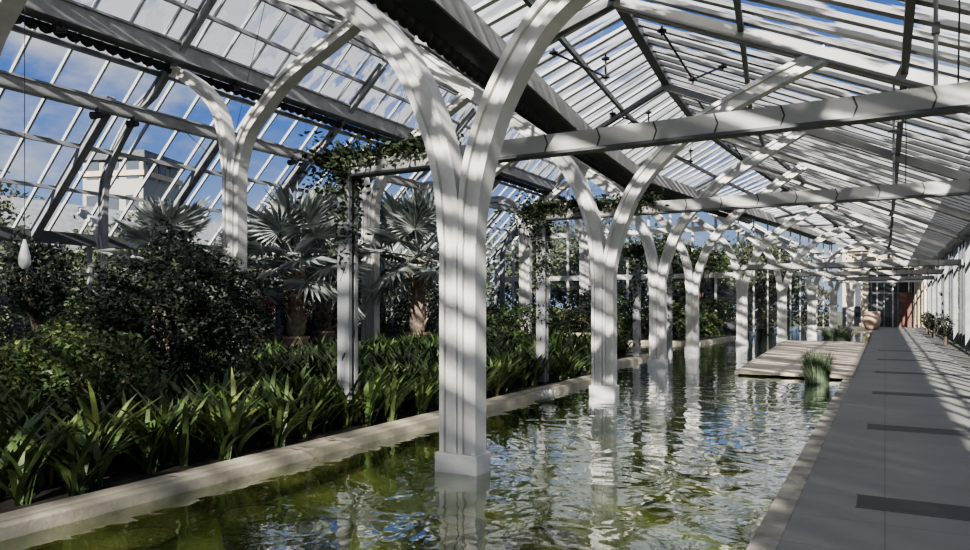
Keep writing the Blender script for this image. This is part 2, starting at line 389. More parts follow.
for y in [LROW[i][0] for i in range(0, 7)]:
    xw = -19.4; p = smooth_path([(xw+a, z) for a, z in wl], 5)
    p += [(x, lp(x)-.24) for x in (-17.2, -16, -14.7)]
    MB().sweep_y(p, hprof(.26, .16), y).build('rib', M['steel'], r1)
    MB().sweep_y(smooth_path([(xw-.02, 2.9), (xw-.1, 3.4), (xw-.45, 3.95), (xw-1.1, 4.35)], 4), hprof(.22, .14), y).build('brace', M['paint'], r1)
for k in range(11):
    y = .6+k*3.7; MB().bar((WALL_L, y, EAVE_L-.18), (-17.6, y, lp(-17.6)-.2), .2, .26).build('rafter', M['steel'], r1)
# 2 mid slope
r2 = roof('ceiling', 'white blind-lined roof slope above the middle of the hall')
ys = [y for y in YS if y < YH]+[YH]
strip_panes(K(RL), K(RLZ+DZ), vx, K(VZ+DZ), ys, r2, G_mid)
b = MB()
for y in frange(Y0+.3, YH, .64): b.bar((RL, y, RLZ+.02), (vx(y), y, VZ+.02), .06, .09)
b.build('glazing_bars', M['bargrey'], r2)
for t in (.0, .25, .5, .75):
    for a, c in zip(ys, ys[1:]):
        f = lambda y: (RL+(vx(y)-RL)*t, y, RLZ+(VZ-RLZ)*t-.1)
        MB().bar(f(a), f(c), .1, .16).build('purlin', M['steel'], r2)
for y in ys[2:]:
    dbl((RL, y, RLZ-.14), (vx(y), y, VZ-.12), .06, .2).build('rafter', M['beam'], r2)
# 3 west slope of the nave
r3 = roof('ceiling', 'streaked glass roof slope left of the nave ridge')
strip_panes(vx, K(VZ+DZ), rx, lambda y: RZ(y)+DZ, YS, r3, G_west)
b = MB()
for y in frange(Y0+.3, YE, .64): b.bar((vx(y), y, VZ+.02), (rx(y), y, RZ(y)+.02), .12, .07)
b.build('glazing_bars', M['bar'], r3)
for a, c in zip(YS, YS[1:]):
    f = lambda y: ((vx(y)+rx(y))/2, y, (VZ+RZ(y))/2-.09)
    MB().bar(f(a), f(c), .08, .12).build('purlin', M['dark'], r3)
for y in YS[1:]: dbl((vx(y), y, VZ-.1), (rx(y), y, RZ(y)-.14), .05, .18).build('rafter', M['steel'], r3)
# 4 east slope
r4 = roof('ceiling', 'white hazy glass roof slope above the path')
xs = K(1.5)
strip_panes(rx, lambda y: RZ(y)+DZ, xs, K(rp(1.5)+DZ), YS, r4, G_right)
strip_panes(xs, K(rp(1.5)+DZ), K(WALL_R+.3), K(rp(WALL_R+.3)+DZ), [Y0, YE], r4, G_shade)
b = MB()
for y in frange(Y0+.3, YE, .64): b.bar((rx(y), y, RZ(y)+.02), (WALL_R+.25, y, rp(WALL_R+.25)+.02), .17, .08)
b.build('glazing_bars', M['bargrey'], r4)
for a, c in zip(YS, YS[1:]):
    f = lambda y: (rx(y), y, RZ(y)-.08)
    MB().bar(f(a), f(c), .2, .2).build('ridge_beam', M['dark'], r4)
    f = lambda y: (cx(y)+2.4, y, rp(cx(y)+2.4)-.12)
    MB().bar(f(a), f(c), .09, .14).build('purlin', M['dark'], r4)
MB().bar((.26, Y0, rp(.26)-.12), (.26, YE, rp(.26)-.12), .1, .16).build('purlin', M['dark'], r4)
for y in YS[1:]: dbl((rx(y), y, RZ(y)-.2), (WALL_R, y, rp(WALL_R)-.2), .06, .2, .18).build('rafter', M['beam'], r4)
MB().bar((WALL_R, Y0, 4.1), (WALL_R, YE, 4.1), .34, .2).build('eave_gutter', M['dark'], r4)
# valley gutter
r5 = roof('ceiling', 'deep valley gutter between the two roofs')
for a, c in zip(YS, YS[1:]):
    f = lambda y, dx=0, dz=0: (vx(y)+dx, y, VZ+dz)
    MB().bar(f(a, 0, -.2), f(c, 0, -.2), .56, .3).build('gutter', M['dark'], r5)
    MB().bar(f(a, .33, -.12), f(c, .33, -.12), .05, .42).build('fascia', M['beam'], r5)
    MB().bar(f(a, -.33, -.12), f(c, -.33, -.12), .05, .42).build('fascia', M['beam'], r5)

# gathered shade cloth along beams
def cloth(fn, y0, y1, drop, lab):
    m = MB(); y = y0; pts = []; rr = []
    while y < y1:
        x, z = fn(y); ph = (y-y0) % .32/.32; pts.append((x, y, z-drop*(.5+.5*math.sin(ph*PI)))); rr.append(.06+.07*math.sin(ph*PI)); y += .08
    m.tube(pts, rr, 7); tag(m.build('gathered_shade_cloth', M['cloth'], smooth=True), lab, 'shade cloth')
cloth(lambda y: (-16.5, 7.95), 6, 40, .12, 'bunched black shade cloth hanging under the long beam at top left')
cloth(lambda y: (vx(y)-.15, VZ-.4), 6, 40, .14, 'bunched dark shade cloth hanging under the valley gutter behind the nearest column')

# ------------------------------------------------------------------ walls
wr = empty('wall_right', (WALL_R, 0, 0), kind='structure')
for i, y in enumerate(frange(-10, YE, 1.25)):
    big = i % 4 == 0
    MB().box((.02 if big else .09, y, 2.0), (.16, .06, 4.0) if big else (.07, .13, 4.0)).build('post', M['steel' if big else 'dark'], wr)
b = MB().box((.13, (Y0+YE)/2, .25), (.08, YE-Y0, .5)); b.build('kick_panel', M['dark'], wr)
MB().box((.12, (Y0+YE)/2, 3.15), (.06, YE-Y0, .09)).build('transom', M['steel'], wr)
MB().add([(.16, Y0, .5), (.16, YE, .5), (.16, YE, 4.1), (.16, Y0, 4.1)], [(0, 1, 2, 3)]).build('glass', G_wall, wr)
wl_ = empty('wall_left', (WALL_L, 0, 0), kind='structure')
for y in frange(1.0, YH, 1.55): MB().box((0, y, 1.8), (.12, .1, 3.6)).build('post', M['steel'], wl_)
MB().box((0, (Y0+YH)/2, .3), (.12, YH-Y0, .6)).build('kick_panel', M['dark'], wl_)
MB().box((0, (Y0+YH)/2, 2.55), (.08, YH-Y0, .08)).build('transom', M['steel'], wl_)
MB().add([(-.05, Y0, .6), (-.05, YH, .6), (-.05, YH, 3.6), (-.05, Y0, 3.6)], [(0, 1, 2, 3)]).build('glass', G_wall, wl_)
# far gable wall of the left hall
gx = lambda x: lp(x) if x < RL else midp(x, YH)
wf = empty('wall_back', (0, YH, 0), kind='structure')
P = [(WALL_L, .5), (vx(YH), .5), (vx(YH), VZ), (RL, RLZ), (WALL_L, EAVE_L)]
MB().add([(x, .04, z) for x, z in P], [(0, 1, 2, 3, 4)]).build('glass', G_wall, wf)
x = WALL_L
while x < vx(YH): MB().box((x, 0, gx(x)/2), (.11, .12, gx(x))).build('mullion', M['paint'], wf); x += 1.15
for z in (3.1, 5.5):
    xa = WALL_L if z < EAVE_L else RL-(RLZ-z)/(RLZ-EAVE_L)*(RL-WALL_L); MB().box(((xa+vx(YH))/2, -.05, z), (vx(YH)-xa, .14, .26)).build('transom', M['paint'], wf)
MB().box(((WALL_L+vx(YH))/2, 0, .3), (vx(YH)-WALL_L, .2, .9)).build('kick_panel', M['dark'], wf)
wm = empty('wall_valley', (0, 0, 0), kind='structure')
for y in frange(YH, YE, 2.4): MB().box((vx(y), y, VZ/2), (.07, .08, VZ)).build('mullion', M['paint'], wm)
MB().add([(vx(YH), YH, .3), (vx(48), 48, .3), (vx(YE), YE, .3), (vx(YE), YE, VZ), (vx(48), 48, VZ), (vx(YH), YH, VZ)], [(0, 1, 4, 5), (1, 2, 3, 4)]).build('glass', G_wall, wm)
# end wall with sandstone portal
we = empty('wall_end', (0, YE, 0), kind='structure')
gz = lambda x: westp(x, YE) if x < rx(YE) else rp(x)
XA = vx(YE)
MB().add([(XA, .05, 0), (WALL_R, .05, 0), (WALL_R, .05, rp(WALL_R)), (rx(YE), .05, RZ(YE)), (XA, .05, VZ)], [(0, 1, 2, 3, 4)]).build('glass', G_wall, we)
for k in range(7):
    x = XA+k*(WALL_R-XA)/6; MB().box((x, 0, gz(x)/2), (.08, .1, gz(x))).build('mullion', M['paint'], we)
for z in (3.3, 3.9): MB().box(((XA+WALL_R)/2, -.05, z), (WALL_R-XA, .1, .12)).build('transom', M['paint'], we)
st = empty('sandstone_portal', (.4, YE+1.2, -.6), 'sandstone doorway with flat lintel at the end of the path', 'doorway')
for x in (-1.75, 1.75):
    m = MB().box((x, 0, 2.5), (.5, .6, 5.0)); m.box((x, 0, 4.55), (.62, .72, .15)).box((x, 0, .5), (.62, .72, .7)); m.build('pillar', M['stone'], st)
MB().box((0, 0, 5.45), (5.2, .7, 1.0)).box((0, 0, 6.0), (5.6, .9, .16)).box((0, 0, 4.98), (5.4, .8, .1)).build('lintel', M['stone'], st)
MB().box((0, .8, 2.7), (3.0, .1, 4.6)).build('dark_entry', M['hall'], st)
m = MB()
for x in (-1.3, -.45, .45, 1.3): m.box((x, .5, 2.4), (.07, .07, 3.9))
for z in (3.1, 4.3): m.box((0, .5, z), (2.7, .07, .08))
m.build('door_frame', M['steel'], st)
bb = empty('stone_building', (.3, YE+9, -.6), 'long pale sandstone building behind the end wall', 'building')
MB().box((0, 3, 3.4), (7, 6, 6.8)).build('wall', M['stone'], bb)
MB().box((0, 3, 6.95), (7.6, 6.6, .3)).build('cornice', M['stone'], bb)
for k in range(2): MB().box((-1.7+k*3.4, -.03, 2.9), (1.6, .12, 3.4)).build('window', M['pane'], bb)
for x in (-4.2, 3.2):
    pass
db = empty('door_panel', (1.35, YE-.35, 0), 'red-brown timber door leaf at the path end', 'door')
MB().box((0, 0, 1.25), (.9, .06, 2.5)).build('leaf', M['brown'], db)
MB().box((-.38, -.06, 1.1), (.03, .06, .3)).build('handle', M['steel'], db.children[0])

# ------------------------------------------------------------------ pergola cross frames
def leafcloud(m, pts, n, size, spread, seed, flat=.5, droop=0):
    R = random.Random(seed)
    for i in range(n):
        p = R.choice(pts); c = V(p[:3])+V((R.gauss(0, spread[0]), R.gauss(0, spread[1]), R.gauss(0, spread[2])-(abs(R.gauss(0, droop)) if droop else 0)))
        leaf(m, c, size*R.uniform(.6, 1.3), R)
def leaf(m, c, s, R, up=None):
    a = V((R.uniform(-1, 1), R.uniform(-1, 1), R.uniform(-.7, .7))).normalized() if up is None else up
    b = a.cross(V((R.uniform(-1, 1), R.uniform(-1, 1), R.uniform(-.3, 1)))).normalized(); n = a.cross(b)
    m.add([c-a*s*.5, c-b*s*.24-n*s*.06, c+a*s*.5-n*s*.12, c+b*s*.24-n*s*.06], [(0, 1, 2), (0, 2, 3)])
def ellip(m, c, r, n, size, seed, lump=.25, inner=.55):
    R = random.Random(seed); ph = [R.uniform(0, 6) for _ in range(6)]
    for i in range(n):
        d = V((R.gauss(0, 1), R.gauss(0, 1), R.gauss(0, 1))).normalized()
        k = R.uniform(inner, 1)**.5*(1+lump*math.sin(4*d.x+ph[0])*math.sin(5*d.y+ph[1])+lump*.6*math.sin(9*d.z+ph[2]+6*d.x))
        p = V((c[0]+d.x*r[0]*k, c[1]+d.y*r[1]*k, c[2]+d.z*r[2]*k))
        leaf(m, p, size*R.uniform(.6, 1.4), R)
def pergola(y, xp, xe, z, lab, post=True, pz=.1):
    g = empty('pergola_beam', (xp if post else cx(y), y, 0), lab, 'beam', 'grey cross beams over the pool and path'); ox = g.location.x
    m = MB(); m.bar((xp-ox-.12, 0, z), (xe-ox, 0, z), .12, .2); bo = m.build('beam', M['beam'], g)
    MB().bar((xp-ox-.12, 0, z-.11), (xe-ox, 0, z-.11), .18, .03).build('bottom_flange', M['dark'], bo)
    x = xp-ox+.4; m = MB()
    while x < xe-ox-.1:
        m.bar((x, -.062, z-.1), (x+.035, -.062, z), .014, .006, (0, 1, 0)); m.bar((x+.035, -.062, z), (x, -.062, z+.1), .014, .006, (0, 1, 0)); x += .6
    m.build('joint_lines', M['black'], bo)
    if post:
        MB().box((.0, -.06, (z+pz)/2-.05), (.19, .06, z-pz-.08)).box((0, .06, (z+pz)/2-.05), (.19, .06, z-pz-.08)).box((0, 0, (z+pz)/2-.05), (.05, .08, z-pz-.08)).build('post', M['steel'], g)
    return g
pergola(7.25, -6.05, WALL_R-.12, 3.36, 'nearest long grey cross beam, with joint lines, running from the vine post past the first column')
pergola(12.95, -5.9, WALL_R-.12, 3.38, 'second grey cross beam, vine-clad left half, crossing between first and second columns')
pergola(20.9, -6.45, -6.0, 3.1, 'short vine-covered beam and post behind the second column')
pergola(24.0, -6.3, -6.0, 3.1, 'short vine-covered beam and post just right of the third column', pz=-.42)
for y, lab in ((30, 'far grey cross beam above the middle of the deck'), (38, 'far grey cross beam just beyond the deck'), (46, 'farthest grey cross beam before the sandstone doorway')):
    pergola(y, cx(y), WALL_R-.12, 3.1, lab, False)
def vine(y, xp, x1, z, n, lab, seed, postlen=1.3, size=.085):
    R = random.Random(seed); m = MB(); pts = [(x, y, z+.12) for x in [xp-.35+(x1-xp+.35)*k/30 for k in range(31)]]
    leafcloud(m, pts, n, size, (.08, .10, .07), seed, droop=.05)
    leafcloud(m, [(xp, y, z-.1-postlen*k/20*R.uniform(.3, 1)) for k in range(21)]+[(xp, y, z)]*8, int(n*.55), size, (.08, .10, .12), seed+1)
    leafcloud(m, [(xp-.3, y, z-.1), (xp-.2, y, z+.1)], int(n*.2), size, (.22, .2, .18), seed+2)
    o = tag(m.build('climbing_vine', M['leafv']), lab, 'vine')
    st = MB(); pts = [(xp+.09*math.cos(k*.8), y+.10*math.sin(k*.8), .12+(z-.1)*k/24) for k in range(25)]; st.tube(pts, .012, 5)
    st.tube([(xp+(x1-xp)*k/20, y+.06*math.sin(k), z+.11+.02*math.cos(k*1.7)) for k in range(21)], .012, 5); st.build('stem', M['bark'], o)
vine(7.25, -6.05, -4.5, 3.4, 2300, 'leafy vine climbing the nearest pergola post left of the first column', 3)
vine(12.95, -5.9, -3.6, 3.4, 3200, 'dense vine draped on the second cross beam behind the second column', 5, 2.2)
vine(20.9, -6.45, -6.2, 3.1, 1100, 'dark vine covering the far post left of the third column', 8, 2.9, .11)
vine(24.0, -6.3, -6.1, 3.1, 1100, 'dark vine column right of the third pool column', 11, 2.9, .11)

# ------------------------------------------------------------------ planting
def strap_clump(seed, nleaf=17, L=.62, wid=.05):
    R = random.Random(seed); m = MB()
    for k in range(nleaf):
        a = R.uniform(0, 2*PI); el = R.uniform(.95, 1.5); ln = L*R.uniform(.65, 1.15); w = wid*R.uniform(.7, 1.2)
        d = V((math.cos(a), math.sin(a), 0)); side = V((-d.y, d.x, 0)); p = V((R.uniform(-.05, .05), R.uniform(-.05, .05), 0)); S = 6; vs = []
        for i in range(S+1):
            t = i/S; ww = w*(.45+1.1*t*(1-t)*1.6)*(1 if t < .85 else (1-t)/.15*.8+.05)
            vs += [p-side*ww*.5, p+side*ww*.5]
            p = p+(d*math.cos(el)+V((0, 0, math.sin(el))))*(ln/S); el -= R.uniform(.05, .25)
        m.add(vs, [(2*i, 2*i+1, 2*i+3, 2*i+2) for i in range(S)])
    return m
cl = []
for s in range(6):
    o = strap_clump(100+s, 17+s % 3*3, .74, .06).build('strap_leaf_plant', M['strap2'] if s == 5 else M['strap'])
    tag(o, 'dark strap-leaved clump planted in the bed along the pool curb', 'plant', 'strap-leaved clumps covering the bed'); cl.append(o)
cand = []
y = -.5
R = random.Random(4)
while y < 21.6:
    x = -5.85
    while x > -12.6:
        px, py = x+R.uniform(-.14, .14), y+R.uniform(-.14, .14)
        if not (y > 15.5 and px > -6.9): 
            d = -.4856*px+.8742*py; u = .8742*px+.4856*py
            if d > 1.5 and abs(u/d) < .72: cand.append((d, px, py))
        x -= .36
    y += .36
cand.sort()
used = set()
far = MB()
keep = cand[:285]
for i, (d, px, py) in enumerate(keep):
    k = R.choice([0, 1, 2, 3, 4, 0, 1, 2, 3, 4, 5]) if d < 99 else 0; sc = R.uniform(.85, 1.2); rz = R.uniform(0, 6.28)
    if k not in used: o = cl[k]; used.add(k); o.location = (px, py, .05); o.rotation_euler.z = rz; o.scale = (sc,)*3
    else: o = dup(cl[k], (px, py, .05), rz, sc)
protos = [strap_clump(300+s, 12, .74, .065) for s in range(5)]
for d, px, py in cand[285:]:
    pr = R.choice(protos); rz = R.uniform(0, 6.28); c, s = math.cos(rz), math.sin(rz); sc = R.uniform(.9, 1.3)
    far.add([(px+(v[0]*c-v[1]*s)*sc, py+(v[0]*s+v[1]*c)*sc, (.05+v[2]*sc)) for v in pr.v], pr.f)
tag(far.build('strap_leaf_planting', M['strap']), 'dense strap-leaved planting filling the back of the bed', 'plants', kind='stuff')

def shrub(name, blobs, m, lab, size_, trunk=True, cat='shrub', lump=.25):
    size = size_*.68; c0 = blobs[0][0]; root = empty(name, (c0[0], c0[1], .1), lab, cat)
    b = MB()
    for i, (c, r, n) in enumerate(blobs): ellip(b, (c[0]-c0[0], c[1]-c0[1], c[2]-.1), r, int(n*1.9), size, hash((round(c[0]*10), round(c[1]*10))) % 1000+i, lump)
    b.build('foliage', m, root)
    if trunk:
        t = MB(); R = random.Random(1)
        t.tube([(0, 0, -.1), (.03, 0, c0[2]*.5), (0, .04, c0[2])], [.08, .06, .03], 7)
        for k in range(5):
            a = k*1.26; t.tube([(0, 0, c0[2]*.35), (math.cos(a)*.3*blobs[0][1][0], math.sin(a)*.3*blobs[0][1][0], c0[2]*.75), (math.cos(a)*.6*blobs[0][1][0], math.sin(a)*.6*blobs[0][1][0], c0[2]*1.1)], [.04, .03, .01], 5)
        t.build('trunk', M['bark'], root)
    return root
shrub('broadleaf_shrub', [((-8.75, 6.7, 1.45), (.98, .98, 1.0), 6500), ((-8.35, 7.2, 1.65), (.62, .6, .62), 1800), ((-9.1, 6.35, 1.5), (.55, .55, .6), 1200), ((-8.3, 7.2, .8), (.6, .6, .6), 900)], M['leafd'], 'big dark rounded shrub in the bed left of the tall column', .1)
shrub('feathery_shrub', [((-7.6, 4.9, .75), (.65, .65, .55), 1700), ((-8.3, 4.7, .8), (.6, .55, .5), 1100)], M['leafm'], 'low grey-green feathery shrub in front of the big dark shrub', .1)
shrub('leafy_bush', [((-9.3, 5.2, .7), (.6, .6, .5), 1300), ((-9.0, 4.7, .6), (.5, .5, .4), 800), ((-10.2, 6.3, .8), (.6, .6, .55), 900)], M['leafy'], 'yellow-green bush in the bed at the left edge of the picture', .1)
shrub('leafy_bush', [((-11.8, 7.4, 1.0), (.7, .8, .7), 1300)], M['leafm'], 'mid-green bush behind the yellow-green bush at the left', .12)
shrub('small_tree', [((-15.3, 8.5, 2.2), (.65, .65, .75), 1100), ((-15.0, 8.9, 1.5), (.6, .6, .6), 600)], M['leafd'], 'dark small tree near the left glass wall, left of the big shrub', .16, cat='tree')
shrub('round_bush', [((-10.2, 17.5, .55), (1.3, 1.0, .45), 1200)], M['leafd'], 'dark bush behind the nearest pergola post', .15)
shrub('round_bush', [((-9.8, 20.3, .95), (1.3, .9, .7), 1300)], M['leafm'], 'green bush at the far end of the near bed, left of the second column', .15)
shrub('round_bush', [((-7.3, 20.9, .75), (.7, .8, .65), 900)], M['leafm'], 'green bush on the bed corner left of the third column', .12)
k = 0
far_l = ['far green bush behind the second vine post', 'yellowish bush below the far gable windows', 'far dark bush seen left of the third column', 'dark bush seen right of the third column', 'green bush between the third and fourth columns',
         'dark bush just left of the fifth column', 'green bush right of the fifth column, nearest the far curb', 'dark bush behind the fourth column', 'green bush against the gable wall left of the fourth column', 'large dark bush against the gable wall right of the third column']
for (x, y, h, w, mm), lab in zip([(-16.5, 33, 1.3, 1.5, 'leafm'), (-15, 34.5, 1.2, 1.5, 'leafy'), (-12.5, 33.5, 1.6, 1.5, 'leafd'), (-10.2, 33.5, 1.7, 1.4, 'leafd'), (-8.4, 33.6, 1.5, 1.2, 'leafm'),
                            (-8.4, 35.0, 1.7, .9, 'leafd'), (-7.5, 36.3, 1.5, .7, 'leafm'), (-9.9, 36.0, 1.8, .9, 'leafd'), (-11.9, 36.2, 1.7, .8, 'leafm'), (-14.2, 36.2, 2.0, 1.0, 'leafd')], far_l):
    shrub('far_bush', [((x, y, h*.6), (w, w, h*.6), 750)], M[mm], lab, .22)
for x, y, h, lab in ((-9.4, 34.6, 4.6, 'far small tree with flat crown left of the sixth column'), (-8.0, 35.9, 4.2, 'far small tree with flat crown behind the sixth column')):
    shrub('ornamental_tree', [((x, y, h-.5), (1.5, 1.3, .55), 1100)], M['leafm'], lab, .2, cat='tree')
for x, y, h, r, lab in ((-18.5, 24.5, 2.6, 1.6, 'dark evergreen mass behind the potted palms, in front of the left glass wall'), (-18.8, 20.5, 2.4, 1.5, 'dark evergreen behind the two left fan palms'), (-18.7, 28.5, 2.4, 1.7, 'dark evergreen between the far palm and the gable windows'),
                   (-18.9, 15.6, 2.1, 1.3, 'dark evergreen by the left glass wall right of the big shrub'), (-12.0, 21.0, 1.4, 1.2, 'dark shrub left of the nearest column at the back of the bed')):
    shrub('evergreen_shrub', [((x, y, h*.55), (r, r, h*.62), 1500)], M['leafd'], lab, .2)

# fan palms
def fan_leaf(seed, R0=.75):
    R = random.Random(seed); m = MB(); n = 22
    L = .75
    m.tube([(0, 0, 0), (L*.6, 0, .10), (L, 0, .08)], [.022, .016, .012], 5)
    for k in range(n):
        a = -2.3+4.6*k/(n-1); ln = R0*(.75+.25*math.cos(a))*R.uniform(.9, 1.08)
        c = V((L, 0, .08)); d = V((math.cos(a), math.sin(a), .10*math.cos(a))).normalized(); s = V((-d.y, d.x, .55 if k % 2 else -.55)).normalized()
        w = .04
        m.add([c, c+d*ln*.5-s*w, c+d*ln*.5+s*w*.9+V((0, 0, .015)), c+d*ln+V((0, 0, -.16*ln))], [(0, 1, 3), (0, 3, 2)])
    return m
fl = [fan_leaf(s) for s in range(3)]
fmesh = None
def palm(x, y, zc, sc, n, seed, lab, pot=True):
    global fmesh
    root = empty('fan_palm', (x, y, .1), lab, 'palm tree', 'silvery fan palms'); R = random.Random(seed)
    if fmesh is None:
        fmesh = []
        for f in fl:
            me = bpy.data.meshes.new('frond'); me.from_pydata(f.v, [], f.f); me.materials.append(M['palm']); fmesh.append(me)
    z = zc-.1
    prof = [(.16, .35 if pot else 0), (.22, .5), (.30, .8), (.26, z*.5), (.17, z*.75), (.15, z-.15), (.09, z)]
    tk = MB().lathe((0, 0, 0), prof, 12); tk = tk.build('trunk', M['trunk'], root, smooth=True)
    for k in range(22):
        a = k*2.4; h = .75+k*(z-1.1)/22
        MB().tube([(math.cos(a)*.2, math.sin(a)*.2, h), (math.cos(a)*.42, math.sin(a)*.42, h+.3)], [.07, .02], 5).build('leaf_base', M['terrap'], tk)
    if pot:
        p = MB().lathe((0, 0, 0), [(.27, 0), (.3, .05), (.38, .45), (.42, .47), (.42, .55), (.36, .55), (.34, .5)], 20).build('pot', M['terrap'], root, smooth=False)
    for k in range(n):
        o = bpy.data.objects.new('frond', fmesh[k % 3]); C.objects.link(o); o.parent = root
        t = k/n; el = 1.3-2.15*t+R.uniform(-.12, .12)
        o.location = (0, 0, z-.05-.15*t); o.rotation_euler = (R.uniform(-.4, .4), -el, k*2.399+R.uniform(-.2, .2)); o.scale = (sc*R.uniform(.85, 1.1),)*3
palm(-15.7, 16.4, 3.0, 1.75, 30, 1, 'silvery fan palm left of the nearest vine post, its pale pot on the bed')
palm(-17.3, 16.6, 2.9, 1.35, 24, 2, 'silvery fan palm just right of the tall white column')
palm(-14.3, 20.9, 3.4, 1.75, 30, 3, 'silvery fan palm close left of the nearest pool column')
palm(-15.0, 11.3, 2.75, 1.15, 24, 4, 'silvery fan palm rising behind the big dark shrub')
palm(-18.0, 20.2, 3.9, 1.5, 24, 5, 'taller fan palm behind the nearest vine post')
def flowers(x, y, z, r, lab, seed):
    root = empty('red_flowering_plant', (x, y, .1), lab, 'plant'); m = MB(); ellip(m, (0, 0, z), (r, r, r), 160, .11, seed, .1); m.build('blooms', M['red'], root)
    m = MB(); ellip(m, (0, 0, z*.55), (r, r, z*.5), 260, .14, seed+1, .1); m.build('foliage', M['leafm'], root)
flowers(-15.9, 15.3, 1.5, .28, 'red flowering plant left of the palm pot nearest the vine post', 1)
flowers(-17.0, 15.0, 1.3, .2, 'small red flowering plant just right of the tall white column', 2)
flowers(-11.8, 21.5, 1.2, .22, 'small red flowering plant close right of the nearest pool column', 3)
# low pale planter walls in the left bed
for (x, y, w, rz, lab) in ((-14.9, 15.4, 3.2, .12, 'low pale stone planter wall under the palms left of the vine post'), (-13.2, 19.4, 2.4, .05, 'low pale stone planter wall left of the nearest column'), (-11.3, 29.0, 3.2, .05, 'low pale stone wall below the far gable windows')):
    o = MB().box((0, 0, .12), (w, .35, .24), 0).box((0, 0, .27), (w+.08, .42, .07), 0).build('planter_wall', M['curb'], loc=(x, y, .1), bevel=.01); o.rotation_euler.z = rz; tag(o, lab, 'planter')
# boulders
def boulder(x, y, r, lab, seed):
    R = random.Random(seed); m = MB(); n = 12; pr = [(r*.5, 0), (r*1.0, .1*r), (r*1.05, .4*r), (r*.75, .75*r), (r*.2, .92*r)]
    m.lathe((0, 0, 0), pr, n); m.v = [(v[0]*(1+.15*math.sin(5*v[1]+seed)), v[1]*(1+.12*math.cos(4*v[0])), v[2]*(1+.12*math.sin(6*v[0]))) for v in m.v]
    tag(m.build('boulder', M['lime'], loc=(x, y, .1), smooth=True), lab, 'rock')
boulder(-15.4, 14.7, .45, 'pale rounded boulder between the two palm pots', 2)
boulder(-12.3, 18.6, .4, 'pale boulder left of the nearest column behind the strap plants', 5)
# rushes
def rush(x, y, r, h, n, lab, seed):
    R = random.Random(seed); root = empty('rush_clump', (x, y, -.3), lab, 'grass'); m = MB()
    for k in range(n):
        a = R.uniform(0, 6.28); rr = r*R.random()**.5; d = V((math.cos(a), math.sin(a), 0)); p = d*rr*.5; s = V((-d.y, d.x, 0))*.007; hh = h*R.uniform(.6, 1.05); ln = R.uniform(.2, .7)*r*1.1
        q = p+d*ln*.35+V((0, 0, hh*.6)); t = p+d*ln+V((0, 0, hh))
        m.add([p-s, p+s, q+s, q-s, t], [(0, 1, 2, 3), (3, 2, 4)])
    m.build('blades', M['grass'], root)
    MB().lathe((0, 0, 0), [(r*.5, -.1), (r*.55, 0), (r*.5, .1)], 12).build('root_basket', M['black'], root)
rush(-1.25, 16.7, .38, .98, 900, 'green rush clump in the water in front of the deck', 1)
rush(-1.75, 38.0, .6, .95, 700, 'farther green rush clump in the water behind the deck', 2)
rush(-2.5, 40.5, .5, .8, 400, 'small far rush clump left of the farther clump', 3)
# terracotta pot
tp = empty('terracotta_pot', (-.75, 53, 0), 'large round terracotta pot beside the far doorway', 'pot')
MB().lathe((0, 0, 0), [(.32, 0), (.45, .2), (.55, .6), (.5, .95), (.42, 1.05), (.47, 1.1), (.47, 1.18), (.38, 1.18), (.36, 1.05)], 24).build('bowl', M['terrap'], tp, smooth=True)
for i, (x, y) in enumerate(((2.1, 42), (2.1, 46), (2.15, 50), (2.1, 34))):
    shrub('potted_shrub', [((x, y, .75), (.3, .35, .45), 350)], M['leafd'], ['dark shrub against the right glass wall, third from the doorway', 'dark shrub against the right glass wall, second from the doorway', 'dark shrub against the right glass wall nearest the doorway', 'dark shrub against the right glass wall farthest from the doorway'][i], .12)
# lily
ly = empty('water_lily', (-5.05, 11.35, -.055), 'white water lily bloom floating left of the second column', 'flower')
m = MB(); R = random.Random(2)
for ring, (n, el, ln) in enumerate(((9, .35, .13), (8, .75, .12), (6, 1.15, .1))):
    for k in range(n):
        a = 2*PI*k/n+ring*.3; d = V((math.cos(a)*math.cos(el), math.sin(a)*math.cos(el), math.sin(el))); s = V((-math.sin(a), math.cos(a), 0))*.032
        m.add([V((0, 0, .02)), d*ln*.55-s+V((0, 0, .015)), d*ln+V((0, 0, .03)), d*ln*.55+s+V((0, 0, .015))], [(0, 1, 2), (0, 2, 3)])
m.build('petals', M['petal'], ly)
ly.scale = (1.7, 1.7, 1.7); n = 20; MB().add([(0, 0, .002)]+[(.1*math.cos(.3+5.7*k/n)-.05, .1*math.sin(.3+5.7*k/n), .002) for k in range(n+1)], [(0, k+1, k+2) for k in range(n)]).build('pad', M['pad'], ly)
# submerged planters
for x, y, lab in ((-4.55, 4.25, 'round submerged planter by the curb, top visible under water'), (-3.8, 4.2, 'round submerged planter left of the nearest column, bluish reflections over it'),
                  (-4.8, 3.4, 'round submerged planter nearest the curb at bottom left'), (-2.2, 4.8, 'round dark-rimmed submerged planter just right of the nearest column base'), (-2.95, 4.75, 'round submerged planter hidden partly by the nearest column reflection')):
    s = empty('submerged_planter', (x, y, -.365), lab, 'planter', 'submerged planters in the pool')
    MB().lathe((0, 0, 0), [(.22, 0), (.27, .24), (.285, .26), (.255, .26), (.25, .22)], 28).build('basket', M['black'], s)
    MB().lathe((0, 0, 0), [(.0, .2), (.25, .22), (.24, .25), (.1, .268), (.0, .27)], 24).build('gravel', M['gravel'], s, smooth=True)

